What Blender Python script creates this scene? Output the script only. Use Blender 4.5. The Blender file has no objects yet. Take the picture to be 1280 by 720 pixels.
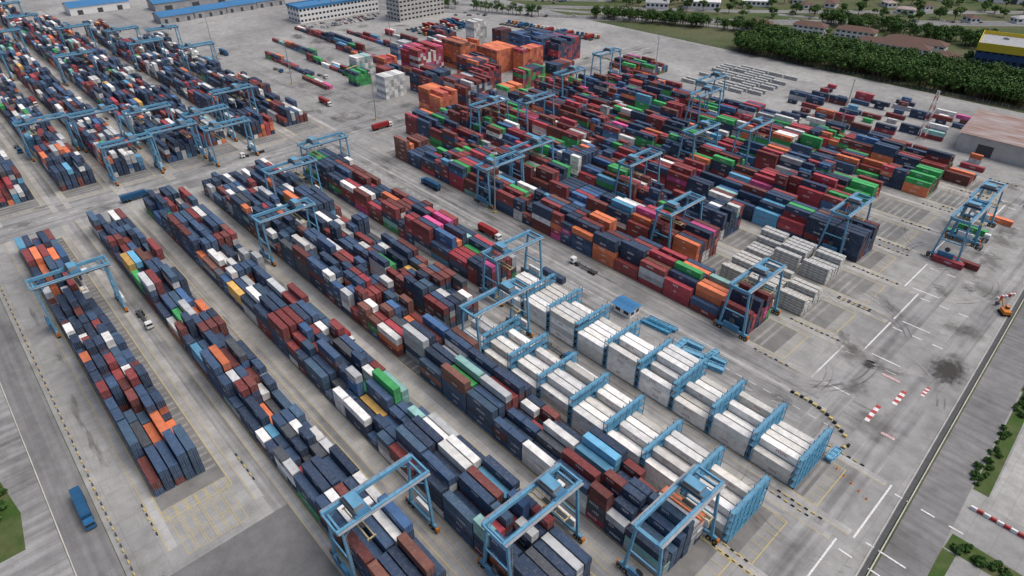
import bpy, math, random
from mathutils import Vector, Matrix
random.seed(23)
S=bpy.context.scene
S.view_settings.view_transform='Standard'; S.view_settings.look='None'; S.view_settings.exposure=0
COL=S.collection
# ---------------------------------------------------------------- camera
cd=bpy.data.cameras.new('camera'); cam=bpy.data.objects.new('camera',cd); COL.objects.link(cam)
cam.location=(0,0,150); cam.rotation_euler=(math.radians(55.5),0,math.radians(47.3))
cd.sensor_width=36; cd.lens=22.5; cd.clip_start=1; cd.clip_end=9000
S.camera=cam
# ---------------------------------------------------------------- light
EL=62; d=Vector((0.75*math.cos(math.radians(EL)),0.66*math.cos(math.radians(EL)),math.sin(math.radians(EL))))
W=bpy.data.worlds.new('World'); S.world=W; W.use_nodes=True
nt=W.node_tree; nt.nodes.clear()
o=nt.nodes.new('ShaderNodeOutputWorld'); bg=nt.nodes.new('ShaderNodeBackground'); sk=nt.nodes.new('ShaderNodeTexSky')
sk.sky_type='NISHITA'; sk.sun_disc=False; sk.sun_elevation=math.radians(EL); sk.sun_rotation=math.atan2(.75,.66)
sk.dust_density=6; sk.air_density=1.0; sk.ozone_density=1.2
bg.inputs[1].default_value=0.15
nt.links.new(sk.outputs[0],bg.inputs[0]); nt.links.new(bg.outputs[0],o.inputs[0])
sl=bpy.data.lights.new('sun','SUN'); so=bpy.data.objects.new('sun',sl); COL.objects.link(so)
sl.energy=1.35; sl.angle=math.radians(40); sl.color=(1,.985,.965); so.rotation_euler=(-d).to_track_quat('-Z','Y').to_euler()
so.location=(0,0,400)
# ---------------------------------------------------------------- materials
def mat(name,col,rough=.7,metal=0,var=.25,scale=.6,col2=None,spec=.3,det=4,stretch=None):
    m=bpy.data.materials.new(name); m.use_nodes=True; n=m.node_tree.nodes; l=m.node_tree.links
    b=n['Principled BSDF']; b.inputs['Roughness'].default_value=rough; b.inputs['Metallic'].default_value=metal
    b.inputs['Specular IOR Level'].default_value=spec
    tc=n.new('ShaderNodeTexCoord'); nz=n.new('ShaderNodeTexNoise'); nz.inputs['Scale'].default_value=scale; nz.inputs['Detail'].default_value=det
    if stretch:
        mp=n.new('ShaderNodeMapping'); mp.inputs['Scale'].default_value=stretch; l.new(tc.outputs['Object'],mp.inputs[0]); l.new(mp.outputs[0],nz.inputs[0])
    else: l.new(tc.outputs['Object'],nz.inputs[0])
    r=n.new('ShaderNodeValToRGB'); r.color_ramp.elements[0].position=.32; r.color_ramp.elements[1].position=.68
    c2=col2 if col2 else tuple(c*(1-var) for c in col)
    r.color_ramp.elements[0].color=(*c2,1); r.color_ramp.elements[1].color=(*col,1)
    l.new(nz.outputs[0],r.inputs[0]); l.new(r.outputs[0],b.inputs['Base Color'])
    return m
def ground_mat(name,base,dark,joint=None,streak=0.0,patch=.02,stain=.5,ystreak=0.0):
    m=bpy.data.materials.new(name); m.use_nodes=True; n=m.node_tree.nodes; l=m.node_tree.links
    b=n['Principled BSDF']; b.inputs['Roughness'].default_value=.9; b.inputs['Specular IOR Level'].default_value=.15
    tc=n.new('ShaderNodeTexCoord')
    def noise(s,det=5,st=None):
        z=n.new('ShaderNodeTexNoise'); z.inputs['Scale'].default_value=s; z.inputs['Detail'].default_value=det
        z.inputs['Roughness'].default_value=.6
        if st:
            mp=n.new('ShaderNodeMapping'); mp.inputs['Scale'].default_value=st; l.new(tc.outputs['Object'],mp.inputs[0]); l.new(mp.outputs[0],z.inputs[0])
        else: l.new(tc.outputs['Object'],z.inputs[0])
        return z.outputs[0]
    def ramp(v,p0,p1,c0,c1):
        r=n.new('ShaderNodeValToRGB'); r.color_ramp.elements[0].position=p0; r.color_ramp.elements[1].position=p1
        r.color_ramp.elements[0].color=(*c0,1); r.color_ramp.elements[1].color=(*c1,1); l.new(v,r.inputs[0]); return r.outputs[0]
    def mul(a,bb,f=1):
        x=n.new('ShaderNodeMix'); x.data_type='RGBA'; x.blend_type='MULTIPLY'; x.inputs[0].default_value=f
        l.new(a,x.inputs[6]); l.new(bb,x.inputs[7]); return x.outputs[2]
    c=ramp(noise(patch),.38,.62,dark,base)
    c=mul(c,ramp(noise(.25,6),.3,.62,(.70,.70,.69),(1,1,1)),.75)
    c=mul(c,ramp(noise(2.5,3),.3,.7,(.84,.84,.84),(1.05,1.05,1.05)),.8)
    c=mul(c,ramp(noise(.06,8),.30,.46,(.55,.54,.52),(1,1,1)),stain)
    if streak: c=mul(c,ramp(noise(1,4,(.012,.55,1)),.38,.6,(.58,.58,.58),(1,1,1)),streak)
    if ystreak: c=mul(c,ramp(noise(1,4,(.4,.012,1)),.38,.6,(.58,.58,.58),(1,1,1)),ystreak)
    if joint:
        br=n.new('ShaderNodeTexBrick'); br.offset=0; br.inputs['Scale'].default_value=1; br.inputs['Brick Width'].default_value=joint
        br.inputs['Row Height'].default_value=joint; br.inputs['Mortar Size'].default_value=.08
        br.inputs['Color1'].default_value=(1,1,1,1); br.inputs['Color2'].default_value=(.86,.86,.87,1); br.inputs['Mortar'].default_value=(.68,.68,.66,1)
        l.new(tc.outputs['Object'],br.inputs[0]); c=mul(c,br.outputs[0],.7)
    l.new(c,b.inputs['Base Color']); return m
def stain_mat(name,col,strength,scale=4.0,edge=.72,na=1.7):
    m=bpy.data.materials.new(name); m.use_nodes=True; n=m.node_tree.nodes; l=m.node_tree.links; b=n['Principled BSDF']
    b.inputs['Base Color'].default_value=(*col,1); b.inputs['Roughness'].default_value=.85; b.inputs['Specular IOR Level'].default_value=.15
    tc=n.new('ShaderNodeTexCoord'); oi=n.new('ShaderNodeObjectInfo')
    ad=n.new('ShaderNodeVectorMath'); ad.operation='ADD'; l.new(tc.outputs['Object'],ad.inputs[0])
    sc=n.new('ShaderNodeMath'); sc.operation='MULTIPLY'; sc.inputs[1].default_value=80; l.new(oi.outputs['Random'],sc.inputs[0])
    cm=n.new('ShaderNodeCombineXYZ'); l.new(sc.outputs[0],cm.inputs[0]); l.new(cm.outputs[0],ad.inputs[1])
    nz=n.new('ShaderNodeTexNoise'); nz.inputs['Scale'].default_value=scale; nz.inputs['Detail'].default_value=7; l.new(ad.outputs[0],nz.inputs[0])
    ln=n.new('ShaderNodeVectorMath'); ln.operation='LENGTH'; l.new(tc.outputs['Object'],ln.inputs[0])
    a=n.new('ShaderNodeMath'); a.operation='SUBTRACT'; a.inputs[0].default_value=edge; l.new(ln.outputs['Value'],a.inputs[1])
    s=n.new('ShaderNodeMath'); s.operation='SUBTRACT'; s.inputs[1].default_value=.5; l.new(nz.outputs[0],s.inputs[0])
    s2=n.new('ShaderNodeMath'); s2.operation='MULTIPLY'; s2.inputs[1].default_value=na; l.new(s.outputs[0],s2.inputs[0])
    t=n.new('ShaderNodeMath'); t.operation='ADD'; l.new(a.outputs[0],t.inputs[0]); l.new(s2.outputs[0],t.inputs[1])
    u=n.new('ShaderNodeMath'); u.operation='MULTIPLY'; u.inputs[1].default_value=1.8; u.use_clamp=True; l.new(t.outputs[0],u.inputs[0])
    e=n.new('ShaderNodeMath'); e.operation='LESS_THAN'; e.inputs[1].default_value=.98; l.new(ln.outputs['Value'],e.inputs[0])
    v=n.new('ShaderNodeMath'); v.operation='MULTIPLY'; l.new(u.outputs[0],v.inputs[0]); l.new(e.outputs[0],v.inputs[1])
    w=n.new('ShaderNodeMath'); w.operation='MULTIPLY'; w.inputs[1].default_value=strength; l.new(v.outputs[0],w.inputs[0])
    l.new(w.outputs[0],b.inputs['Alpha']); return m
def tyre_mat(name,strength):
    m=bpy.data.materials.new(name); m.use_nodes=True; n=m.node_tree.nodes; l=m.node_tree.links; b=n['Principled BSDF']
    b.inputs['Base Color'].default_value=(.05,.05,.05,1); b.inputs['Roughness'].default_value=.8
    tc=n.new('ShaderNodeTexCoord'); nz=n.new('ShaderNodeTexNoise'); nz.inputs['Scale'].default_value=.12; nz.inputs['Detail'].default_value=6; l.new(tc.outputs['Object'],nz.inputs[0])
    r=n.new('ShaderNodeMapRange'); r.inputs[1].default_value=.4; r.inputs[2].default_value=.7; r.inputs[3].default_value=0; r.inputs[4].default_value=strength; l.new(nz.outputs[0],r.inputs[0])
    l.new(r.outputs[0],b.inputs['Alpha']); return m
M={}
M['land']=ground_mat('grassland',(.07,.10,.035),(.125,.125,.07),patch=.012)
M['apron']=ground_mat('concrete_apron',(.39,.388,.375),(.27,.27,.265),joint=6.0,patch=.014,stain=.5)
M['lane']=ground_mat('worn_lane',(.375,.375,.37),(.27,.27,.268),streak=.8,patch=.03)
M['laney']=ground_mat('worn_lane_cross',(.375,.375,.37),(.27,.27,.268),ystreak=.8,patch=.03)
M['runway']=ground_mat('runway_concrete',(.46,.455,.44),(.35,.348,.335),joint=4,patch=.05,stain=.4)
M['pad']=ground_mat('gravel_pad',(.23,.228,.22),(.17,.17,.165),patch=.05)
M['beam']=ground_mat('pad_beam',(.32,.318,.31),(.24,.24,.235),patch=.1)
M['asphalt']=ground_mat('asphalt',(.19,.19,.19),(.15,.15,.15),patch=.03)
M['asphalt2']=ground_mat('asphalt_light',(.26,.26,.258),(.20,.20,.20),streak=.5,patch=.02)
M['oil']=stain_mat('oil_stain',(.05,.048,.045),.9,edge=.85,na=1.3)
M['st1']=stain_mat('dark_stain',(.10,.098,.09),.36,2.5)
M['st2']=stain_mat('pale_patch',(.48,.47,.46),.4,2.0)
M['tyre']=tyre_mat('tyre_mark',.42)
M['grass']=ground_mat('verge_grass',(.05,.10,.022),(.11,.12,.055),patch=.1)
M['dirt']=ground_mat('dirt',(.24,.21,.16),(.17,.16,.12),patch=.05)
M['white']=mat('white_paint',(.76,.76,.75),.7,scale=1.5,col2=(.5,.5,.49))
M['yellow']=mat('yellow_paint',(.58,.43,.08),.7,scale=1.5,col2=(.40,.35,.2))
M['red']=mat('red_paint',(.45,.06,.06),.6,scale=1.5,var=.4)
M['black']=mat('rubber_black',(.02,.02,.02),.8)
M['steel']=mat('crane_blue_steel',(.13,.33,.49),.5,scale=.5,var=.25)
M['steel2']=mat('crane_deep_blue',(.06,.19,.33),.5,scale=.5,var=.2)
M['rack']=mat('rack_blue_steel',(.07,.28,.46),.5,scale=.6,var=.35)
M['rackfloor']=mat('rack_grating',(.14,.32,.45),.7,scale=1)
M['parts']=mat('parts_light_blue',(.17,.42,.60),.5,scale=1)
M['grey']=mat('galvanised_grey',(.35,.36,.37),.5,metal=.3)
M['dgrey']=mat('dark_grey_steel',(.07,.075,.08),.6)
M['glass']=mat('dark_glass',(.02,.03,.04),.15,spec=.5)
M['cab']=mat('cab_white',(.72,.72,.71),.5,var=.12)
M['orange']=mat('machine_orange',(.6,.2,.03),.5)
M['mgreen']=mat('machine_green',(.08,.3,.1),.5)
M['cabblue']=mat('truck_blue',(.03,.14,.30),.4)
M['concrete']=mat('building_concrete',(.5,.49,.46),.85,scale=.2)
M['roofblue']=mat('blue_metal_roof',(.06,.21,.42),.5,scale=.3,stretch=(.1,2,1))
M['roofbrown']=mat('brown_tile_roof',(.13,.075,.06),.8,scale=.5)
M['roofrust']=mat('rusty_metal_roof',(.38,.35,.34),.7,col2=(.27,.16,.13),scale=.25,stretch=(.3,2.5,1))
M['roofgrey']=mat('grey_metal_roof',(.35,.36,.37),.6,scale=.3)
M['roofred']=mat('red_tile_roof',(.22,.09,.06),.8,scale=.5)
M['ywall']=mat('yellow_wall',(.62,.46,.04),.6,var=.1)
M['nwall']=mat('navy_wall',(.03,.07,.17),.6,var=.1)
M['silver']=mat('silver_bundle',(.56,.56,.54),.5,scale=1.2,var=.4)
M['gold']=mat('timber_frame',(.50,.41,.23),.7,scale=1.2,var=.4)
M['bark']=mat('bark',(.10,.07,.045),.9)
def leafmat(name,c1,c2):
    m=bpy.data.materials.new(name); m.use_nodes=True; n=m.node_tree.nodes; l=m.node_tree.links; b=n['Principled BSDF']
    b.inputs['Roughness'].default_value=.7; b.inputs['Specular IOR Level'].default_value=.15
    g=n.new('ShaderNodeNewGeometry'); r=n.new('ShaderNodeValToRGB'); r.color_ramp.elements[0].color=(*c1,1); r.color_ramp.elements[1].color=(*c2,1)
    l.new(g.outputs['Random Per Island'],r.inputs[0]); l.new(r.outputs[0],b.inputs['Base Color']); return m
M['leaf']=leafmat('leaf_green',(.018,.05,.012),(.07,.14,.03))
M['leaf2']=leafmat('leaf_olive',(.025,.055,.015),(.10,.16,.04))
def container_mat(name,logo):
    m=bpy.data.materials.new(name); m.use_nodes=True; n=m.node_tree.nodes; l=m.node_tree.links; b=n['Principled BSDF']
    b.inputs['Roughness'].default_value=.5; b.inputs['Specular IOR Level'].default_value=.3
    oi=n.new('ShaderNodeObjectInfo'); tc=n.new('ShaderNodeTexCoord')
    def math_(op,a,bb=None):
        x=n.new('ShaderNodeMath'); x.operation=op
        for i,v in enumerate((a,bb)):
            if v is None: continue
            if isinstance(v,(int,float)): x.inputs[i].default_value=v
            else: l.new(v,x.inputs[i])
        return x.outputs[0]
    off=n.new('ShaderNodeVectorMath'); off.operation='ADD'
    cm=n.new('ShaderNodeCombineXYZ'); r50=math_('MULTIPLY',oi.outputs['Random'],300)
    l.new(r50,cm.inputs[0]); l.new(r50,cm.inputs[1]); l.new(tc.outputs['Object'],off.inputs[0]); l.new(cm.outputs[0],off.inputs[1])
    nz=n.new('ShaderNodeTexNoise'); nz.inputs['Scale'].default_value=.45; nz.inputs['Detail'].default_value=5; l.new(off.outputs[0],nz.inputs[0])
    r=n.new('ShaderNodeValToRGB'); r.color_ramp.elements[0].position=.3; r.color_ramp.elements[1].position=.6
    r.color_ramp.elements[0].color=(.7,.7,.7,1); r.color_ramp.elements[1].color=(1.0,1.0,1.0,1); l.new(nz.outputs[0],r.inputs[0])
    mx=n.new('ShaderNodeMix'); mx.data_type='RGBA'; mx.blend_type='MULTIPLY'; mx.inputs[0].default_value=.8
    l.new(oi.outputs['Color'],mx.inputs[6]); l.new(r.outputs[0],mx.inputs[7]); c=mx.outputs[2]
    nz2=n.new('ShaderNodeTexNoise'); nz2.inputs['Scale'].default_value=1.2; nz2.inputs['Detail'].default_value=4; l.new(off.outputs[0],nz2.inputs[0])
    dr=n.new('ShaderNodeValToRGB'); dr.color_ramp.elements[0].position=.48; dr.color_ramp.elements[1].position=.85
    dr.color_ramp.elements[0].color=(0,0,0,1); dr.color_ramp.elements[1].color=(.32,.32,.32,1); l.new(nz2.outputs[0],dr.inputs[0])
    md=n.new('ShaderNodeMix'); md.data_type='RGBA'; l.new(math_('ADD',dr.outputs[0],.03),md.inputs[0]); l.new(c,md.inputs[6]); md.inputs[7].default_value=(.28,.26,.24,1); c=md.outputs[2]
    hv=n.new('ShaderNodeHueSaturation'); hv.inputs['Saturation'].default_value=.93; l.new(math_('ADD',math_('MULTIPLY',oi.outputs['Random'],.55),.75),hv.inputs['Value']); l.new(c,hv.inputs['Color']); c=hv.outputs[0]
    if logo:
        sp=n.new('ShaderNodeSeparateXYZ'); l.new(tc.outputs['Object'],sp.inputs[0]); X,Z=sp.outputs[0],sp.outputs[2]
        rx=math_('MULTIPLY',math_('SUBTRACT',math_('FRACT',math_('MULTIPLY',oi.outputs['Random'],17)),.5),3)
        dx=math_('ABSOLUTE',math_('SUBTRACT',X,rx))
        inx=math_('LESS_THAN',dx,math_('ADD',math_('MULTIPLY',math_('FRACT',math_('MULTIPLY',oi.outputs['Random'],31)),1.2),.7))
        dz=math_('ABSOLUTE',math_('SUBTRACT',Z,1.5)); inz=math_('LESS_THAN',dz,.42)
        let=math_('GREATER_THAN',math_('SINE',math_('MULTIPLY',X,9.5)),-.45)
        cutz=math_('GREATER_THAN',math_('SINE',math_('ADD',math_('MULTIPLY',Z,11),math_('MULTIPLY',X,3.1))),-.5)
        on=math_('GREATER_THAN',math_('FRACT',math_('MULTIPLY',oi.outputs['Random'],7)),.35)
        k=math_('MULTIPLY',math_('MULTIPLY',inx,inz),math_('MULTIPLY',math_('MULTIPLY',let,cutz),on))
        s3=n.new('ShaderNodeSeparateColor'); l.new(oi.outputs['Color'],s3.inputs[0])
        light=math_('GREATER_THAN',math_('MULTIPLY',s3.outputs[1],s3.outputs[2]),.12)
        lc=n.new('ShaderNodeMix'); lc.data_type='RGBA'; l.new(light,lc.inputs[0]); lc.inputs[6].default_value=(.75,.75,.75,1); lc.inputs[7].default_value=(.3,.03,.05,1)
        ml=n.new('ShaderNodeMix'); ml.data_type='RGBA'; l.new(math_('MULTIPLY',k,.9),ml.inputs[0]); l.new(c,ml.inputs[6]); l.new(lc.outputs[2],ml.inputs[7]); c=ml.outputs[2]
    l.new(c,b.inputs['Base Color']); return m
M['cpaint']=container_mat('container_paint',False); M['cside']=container_mat('container_side_paint',True)
# ---------------------------------------------------------------- mesh builder
class MB:
    def __init__(s): s.v=[];s.f=[];s.m=[];s.mats=[]
    def mi(s,k):
        if k not in s.mats: s.mats.append(k)
        return s.mats.index(k)
    def face(s,pts,k):
        i=len(s.v); s.v+=[tuple(p) for p in pts]; s.f.append(tuple(range(i,i+len(pts)))); s.m.append(s.mi(k))
    def box(s,x0,x1,y0,y1,z0,z1,k,top=None):
        i=len(s.v); s.v+=[(x0,y0,z0),(x1,y0,z0),(x1,y1,z0),(x0,y1,z0),(x0,y0,z1),(x1,y0,z1),(x1,y1,z1),(x0,y1,z1)]
        q=[(0,3,2,1),(4,5,6,7),(0,1,5,4),(1,2,6,5),(2,3,7,6),(3,0,4,7)]
        for j,a in enumerate(q):
            s.f.append(tuple(i+t for t in a)); s.m.append(s.mi(top if (top and j==1) else k))
    def cbox(s,c,sz,k,**kw): s.box(c[0]-sz[0]/2,c[0]+sz[0]/2,c[1]-sz[1]/2,c[1]+sz[1]/2,c[2]-sz[2]/2,c[2]+sz[2]/2,k,**kw)
    def beam(s,p0,p1,w,h,k,w2=None,h2=None):
        p0=Vector(p0);p1=Vector(p1);dd=(p1-p0).normalized(); up=Vector((0,0,1)) if abs(dd.z)<.95 else Vector((1,0,0))
        a=dd.cross(up).normalized(); b=a.cross(dd).normalized(); i=len(s.v); w2=w2 or w; h2=h2 or h
        for p,ww,hh in((p0,w,h),(p1,w2,h2)):
            for sx,sy in((-1,-1),(1,-1),(1,1),(-1,1)): s.v.append(tuple(p+a*sx*ww/2+b*sy*hh/2))
        for a_ in((0,1,2,3),(7,6,5,4),(0,4,5,1),(1,5,6,2),(2,6,7,3),(3,7,4,0)): s.f.append(tuple(i+t for t in a_)); s.m.append(s.mi(k))
    def cyl(s,p0,p1,r,k,n=10,r2=None):
        p0=Vector(p0);p1=Vector(p1);dd=(p1-p0).normalized(); up=Vector((0,0,1)) if abs(dd.z)<.95 else Vector((1,0,0))
        a=dd.cross(up).normalized(); b=a.cross(dd).normalized(); i=len(s.v); r2=r if r2 is None else r2
        for p,rr in((p0,r),(p1,r2)):
            for t in range(n): an=2*math.pi*t/n; s.v.append(tuple(p+a*math.cos(an)*rr+b*math.sin(an)*rr))
        for t in range(n): s.f.append((i+t,i+(t+1)%n,i+n+(t+1)%n,i+n+t)); s.m.append(s.mi(k))
        s.f.append(tuple(i+t for t in reversed(range(n)))); s.m.append(s.mi(k)); s.f.append(tuple(i+n+t for t in range(n))); s.m.append(s.mi(k))
    def mesh(s,name):
        me=bpy.data.meshes.new(name); me.from_pydata(s.v,[],s.f)
        for k in s.mats: me.materials.append(M[k])
        me.polygons.foreach_set('material_index',s.m); me.update(); return me
    def obj(s,name,loc=(0,0,0),rz=0,parent=None):
        return place(s.mesh(name),name,loc,rz,parent)
def place(me,name,loc=(0,0,0),rz=0,parent=None,sc=None):
    ob=bpy.data.objects.new(name,me); ob.location=loc; ob.rotation_euler=(0,0,rz)
    if sc: ob.scale=sc
    if parent: ob.parent=parent
    COL.objects.link(ob); return ob
def empty(name,loc,rz=0):
    e=bpy.data.objects.new(name,None); e.location=loc; e.rotation_euler=(0,0,rz); COL.objects.link(e); return e
def sheet(name,pts,z,k):
    m=MB(); m.face([(p[0],p[1],z) for p in pts],k); return m.obj(name)
def rect(m,x0,x1,y0,y1,z,k): m.face([(x0,y0,z),(x1,y0,z),(x1,y1,z),(x0,y1,z)],k)
# ---------------------------------------------------------------- containers
def make_container(L,name,reefer=False):
    m=MB(); w=2.44; H=2.59; hx=L/2; hy=w/2
    n=int(L/.56)
    for sgn in(-1,1):
        p=(L-.5)/n
        for i in range(n):
            x=-hx+.25+i*p; seg=[(x,0),(x+p*.3,0),(x+p*.45,.05),(x+p*.85,.05),(x+p,0)]
            for (xa,da),(xb,db) in zip(seg,seg[1:]):
                ya=sgn*(hy-.03-da); yb=sgn*(hy-.03-db)
                q=[(xa,ya,.15),(xb,yb,.15),(xb,yb,H-.1),(xa,ya,H-.1)]
                if sgn>0:q.reverse()
                m.face(q,'cside')
    p=(L-.5)/n
    for i in range(n):
        x=-hx+.25+i*p; seg=[(x,0),(x+p*.4,0),(x+p*.5,.035),(x+p*.9,.035),(x+p,0)]
        for (xa,da),(xb,db) in zip(seg,seg[1:]):
            m.face([(xa,-hy+.08,H-.03-da),(xb,-hy+.08,H-.03-db),(xb,hy-.08,H-.03-db),(xa,hy-.08,H-.03-da)],'cpaint')
    for sx in(-1,1):
        for sy in(-1,1):
            m.cbox((sx*(hx-.125),sy*(hy-.09),H/2),(.25,.18,H),'cpaint')
        m.cbox((sx*(hx-.11),0,.09),(.18,w-.36,.18),'cpaint'); m.cbox((sx*(hx-.11),0,H-.08),(.2,w-.36,.14),'cpaint')
    for sy in(-1,1):
        m.cbox((0,sy*(hy-.06),.08),(L-.5,.1,.15),'cpaint'); m.cbox((0,sy*(hy-.045),H-.06),(L-.5,.08,.1),'cpaint')
    m.face([(-hx+.25,-hy+.1,.1),(-hx+.25,hy-.1,.1),(hx-.25,hy-.1,.1),(hx-.25,-hy+.1,.1)],'dgrey')
    m.face([(hx-.07,-hy+.18,.18),(hx-.07,hy-.18,.18),(hx-.07,hy-.18,H-.15),(hx-.07,-hy+.18,H-.15)],'cpaint')
    if reefer:
        m.box(hx-.07,hx-.03,-.85,.85,.3,1.1,'dgrey'); m.box(hx-.07,hx-.02,-.8,.8,1.35,2.2,'grey')
    else:
        for y in(-.8,-.32,.32,.8): m.cbox((hx-.04,y,H/2),(.05,.05,H-.3),'grey')
        m.cbox((hx-.065,0,H/2),(.02,.04,H-.35),'black')
    m.face([(-hx+.07,-hy+.18,.18),(-hx+.07,-hy+.18,H-.15),(-hx+.07,hy-.18,H-.15),(-hx+.07,hy-.18,.18)],'cpaint')
    return m.mesh(name)
C40=make_container(12.19,'shipping_container_40'); C20=make_container(6.06,'shipping_container_20'); CR=make_container(12.19,'reefer_container',True)
NAVY=(.012,.036,.085);NAVY2=(.022,.065,.145);BLUE=(.03,.12,.29);DRED=(.22,.022,.022);MAR=(.15,.027,.022);BRN=(.19,.065,.042);CRIM=(.38,.02,.04)
ORG=(.68,.15,.03);WHT=(.72,.72,.69);LGR=(.45,.47,.48);GRN=(.02,.36,.08);TEAL=(.24,.48,.44);SKY=(.08,.34,.54);MAG=(.62,.05,.25);YEL=(.62,.36,.06);DGR=(.06,.07,.085);SLATE=(.035,.09,.16)
P_low=[(NAVY,28),(NAVY2,22),(SLATE,12),(BLUE,3),(DRED,9),(MAR,8),(BRN,4),(CRIM,2),(ORG,3.5),(WHT,12),(LGR,6),(GRN,1.2),(TEAL,1.2),(SKY,1.5),(YEL,.7),(DGR,4)]
P_b1=[(NAVY,34),(NAVY2,24),(SLATE,12),(BLUE,2),(DRED,9),(MAR,7),(ORG,4.5),(WHT,7),(LGR,3),(SKY,1.5),(DGR,4)]
P_right=[(NAVY,24),(NAVY2,17),(BLUE,4),(DRED,15),(MAR,14),(CRIM,12),(ORG,4),(WHT,5),(LGR,2),(GRN,7),(TEAL,1),(SKY,1.5),(MAG,2.5),(BRN,4)]
P_far=[(NAVY,18),(NAVY2,14),(BLUE,4),(DRED,14),(MAR,11),(CRIM,13),(ORG,8),(WHT,5),(LGR,2),(GRN,19),(SKY,1),(MAG,1),(BRN,4)]
P_up=[(NAVY,30),(NAVY2,22),(BLUE,4),(DRED,9),(MAR,7),(CRIM,3),(ORG,4),(WHT,13),(LGR,8),(GRN,1),(TEAL,1),(SKY,1.5),(YEL,.7),(DGR,3)]
def pick(P):
    t=random.random()*sum(w for _,w in P)
    for c,w in P:
        t-=w
        if t<=0:return c
    return P[-1][0]
NC=0
def cont(x,y,z,c,me=None,name='shipping_container',rz=0):
    global NC
    NC+=1
    ob=bpy.data.objects.new(name,me or C40); ob.location=(x,y,z); ob.rotation_euler=(0,0,rz); ob.color=(*c,1); COL.objects.link(ob); return ob
BP=12.75; RP=2.82
def fill(x0,x1,y0,P,hm=4,mx=5,p20=.4,rows=6,empt=.04,var=.8,clus=.24):
    nb=int((x1-x0)/BP); H=[]
    ph=random.random()*6
    for b in range(nb):
        is20=random.random()<p20; hb=hm+math.sin(b*.9+ph)*.6+random.gauss(0,var*.6)
        col=[]
        for half in range(2 if is20 else 1):
            for r in range(rows):
                h=int(round(hb+random.choice([-1.4,-.6,0,0,0,.4,.4])+random.gauss(0,var*.45)))
                if random.random()<empt: h=random.randint(0,2)
                h=max(0,min(mx,h)); col.append(h)
        H.append((is20,col))
    for b,(is20,col) in enumerate(H):
        bx=x0+BP*(b+.5); bayc=pick(P)
        for j,h in enumerate(col):
            half,r=divmod(j,rows)
            c=bayc if random.random()<clus else pick(P)
            nbh=[]
            if 0<r<rows-1: 
                nbh=[col[j-1],col[j+1]]
                for bb in(b-1,b+1):
                    if 0<=bb<nb: nbh.append(min(H[bb][1][k] for k in range(r,len(H[bb][1]),rows)))
                    else: nbh.append(0)
            mn=min(nbh) if nbh else 0
            for t in range(h):
                if random.random()<.62: c=bayc if random.random()<clus else pick(P)
                if t<mn-1 and t<h-1: continue
                xx=bx+random.uniform(-.1,.1); yy=y0+1.22+r*RP+random.uniform(-.06,.06)
                if is20: cont(xx+(-3.12 if half==0 else 3.12),yy,.05+t*2.605,c,C20)
                else: cont(xx,yy,.05+t*2.605,c,C40)
# ---------------------------------------------------------------- ground layers
sheet('ground',[(-5000,-5000),(5000,-5000),(5000,5000),(-5000,5000)],-.12,'land')
AP=MB(); ap=[(-1300,-9),(-3,-9),(-6,100),(-17,330),(-24,470),(-30,550),(-480,548),(-690,400),(-1300,300)]
AP.face([(x,y,0) for x,y in ap],'apron'); AP.obj('concrete_apron')
PAD=MB(); RUN=MB(); LANE=MB(); MK=MB(); BM=MB()
BL=[(-332,-148,4.5,2.3),(-335,-66,34.2,32),(-337,-44,59.5,58),(-337,-38,88.5,83.5),(-337,-34,109.5,107.8),(-325,-31,138.5,136.3)]
RB=[(-315,-68,190,188),(-335,-62,217,215),(-340,-62,245,243),(-340,-68,272,270),(-335,-70,304,302),(-335,-70,331,329),(-330,-62,362,360),(-320,-56,390,388)]
UB=[(-1000,-380,4.5,2.3),(-1000,-380,34.2,32),(-1000,-380,59.5,58),(-1000,-380,88.5,83.5),(-830,-382,109.5,107.8),(-760,-382,138.5,136.3),(-690,-384,165,163)]
for bi,(xs,xe,y0,lg) in enumerate(BL+RB+UB):
    rect(PAD,xs-2,xe+2,y0-.6,y0+17.2,.006,'pad')
    n=int((xe-xs)/6.375)
    for i in range(n+1):
        x=xs+i*6.375
        if x<-760: continue
        for dx in(-1.6,1.2): rect(BM,x+dx-.5,x+dx+.5,y0-.2,y0+16.8,.012,'beam')
    oz=.004*(bi%2)
    for ly in(lg,lg+23.5):
        rect(RUN,xs-14,xe+16,ly-1.1,ly+1.1,.018+oz,'runway')
        rect(MK,xs-14,xe+16,ly-1.35,ly-1.2,.028+oz,'yellow')
    for yy in(y0-.9,y0+17.5): rect(MK,xs-3,xe+6,yy-.11,yy+.11,.036,'yellow')
    rect(MK,xe+6-.11,xe+6+.11,y0-.9,y0+17.5,.040,'yellow')
    for i in range(7): rect(MK,xe+2.3,xe+5.8,y0-.2+i*RP-.06,y0-.2+i*RP+.06,.044,'yellow')
for i in range(3):
    for r in range(6): 
        x=-146+i*6.3; y=4.6+r*2.75
        for q in((x,x+5.6,y,y+.12),(x,x+5.6,y+2.2,y+2.32),(x,x+.12,y+.13,y+2.19),(x+5.48,x+5.6,y+.13,y+2.19)): rect(MK,*q,.048,'yellow')
for y0,y1 in((26.5,30.7),(49.5,54),(77,81.8),(127.2,130.2),(132.2,135)): rect(LANE,-350,-30,y0,y1,.010,'lane')
rect(LANE,-360,-30,162,174.5,.010,'lane'); rect(LANE,-360,-30,177,186.5,.010,'lane')
for y0,y1 in((26.9,30.8),(53.2,56.7),(77,82.2),(132.5,135),(182,190)): rect(LANE,-1000,-385,y0,y1,.010,'lane')
rect(LANE,-372,-361,-5,520,.014,'laney'); rect(LANE,-357,-346,-5,520,.014,'laney')
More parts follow.
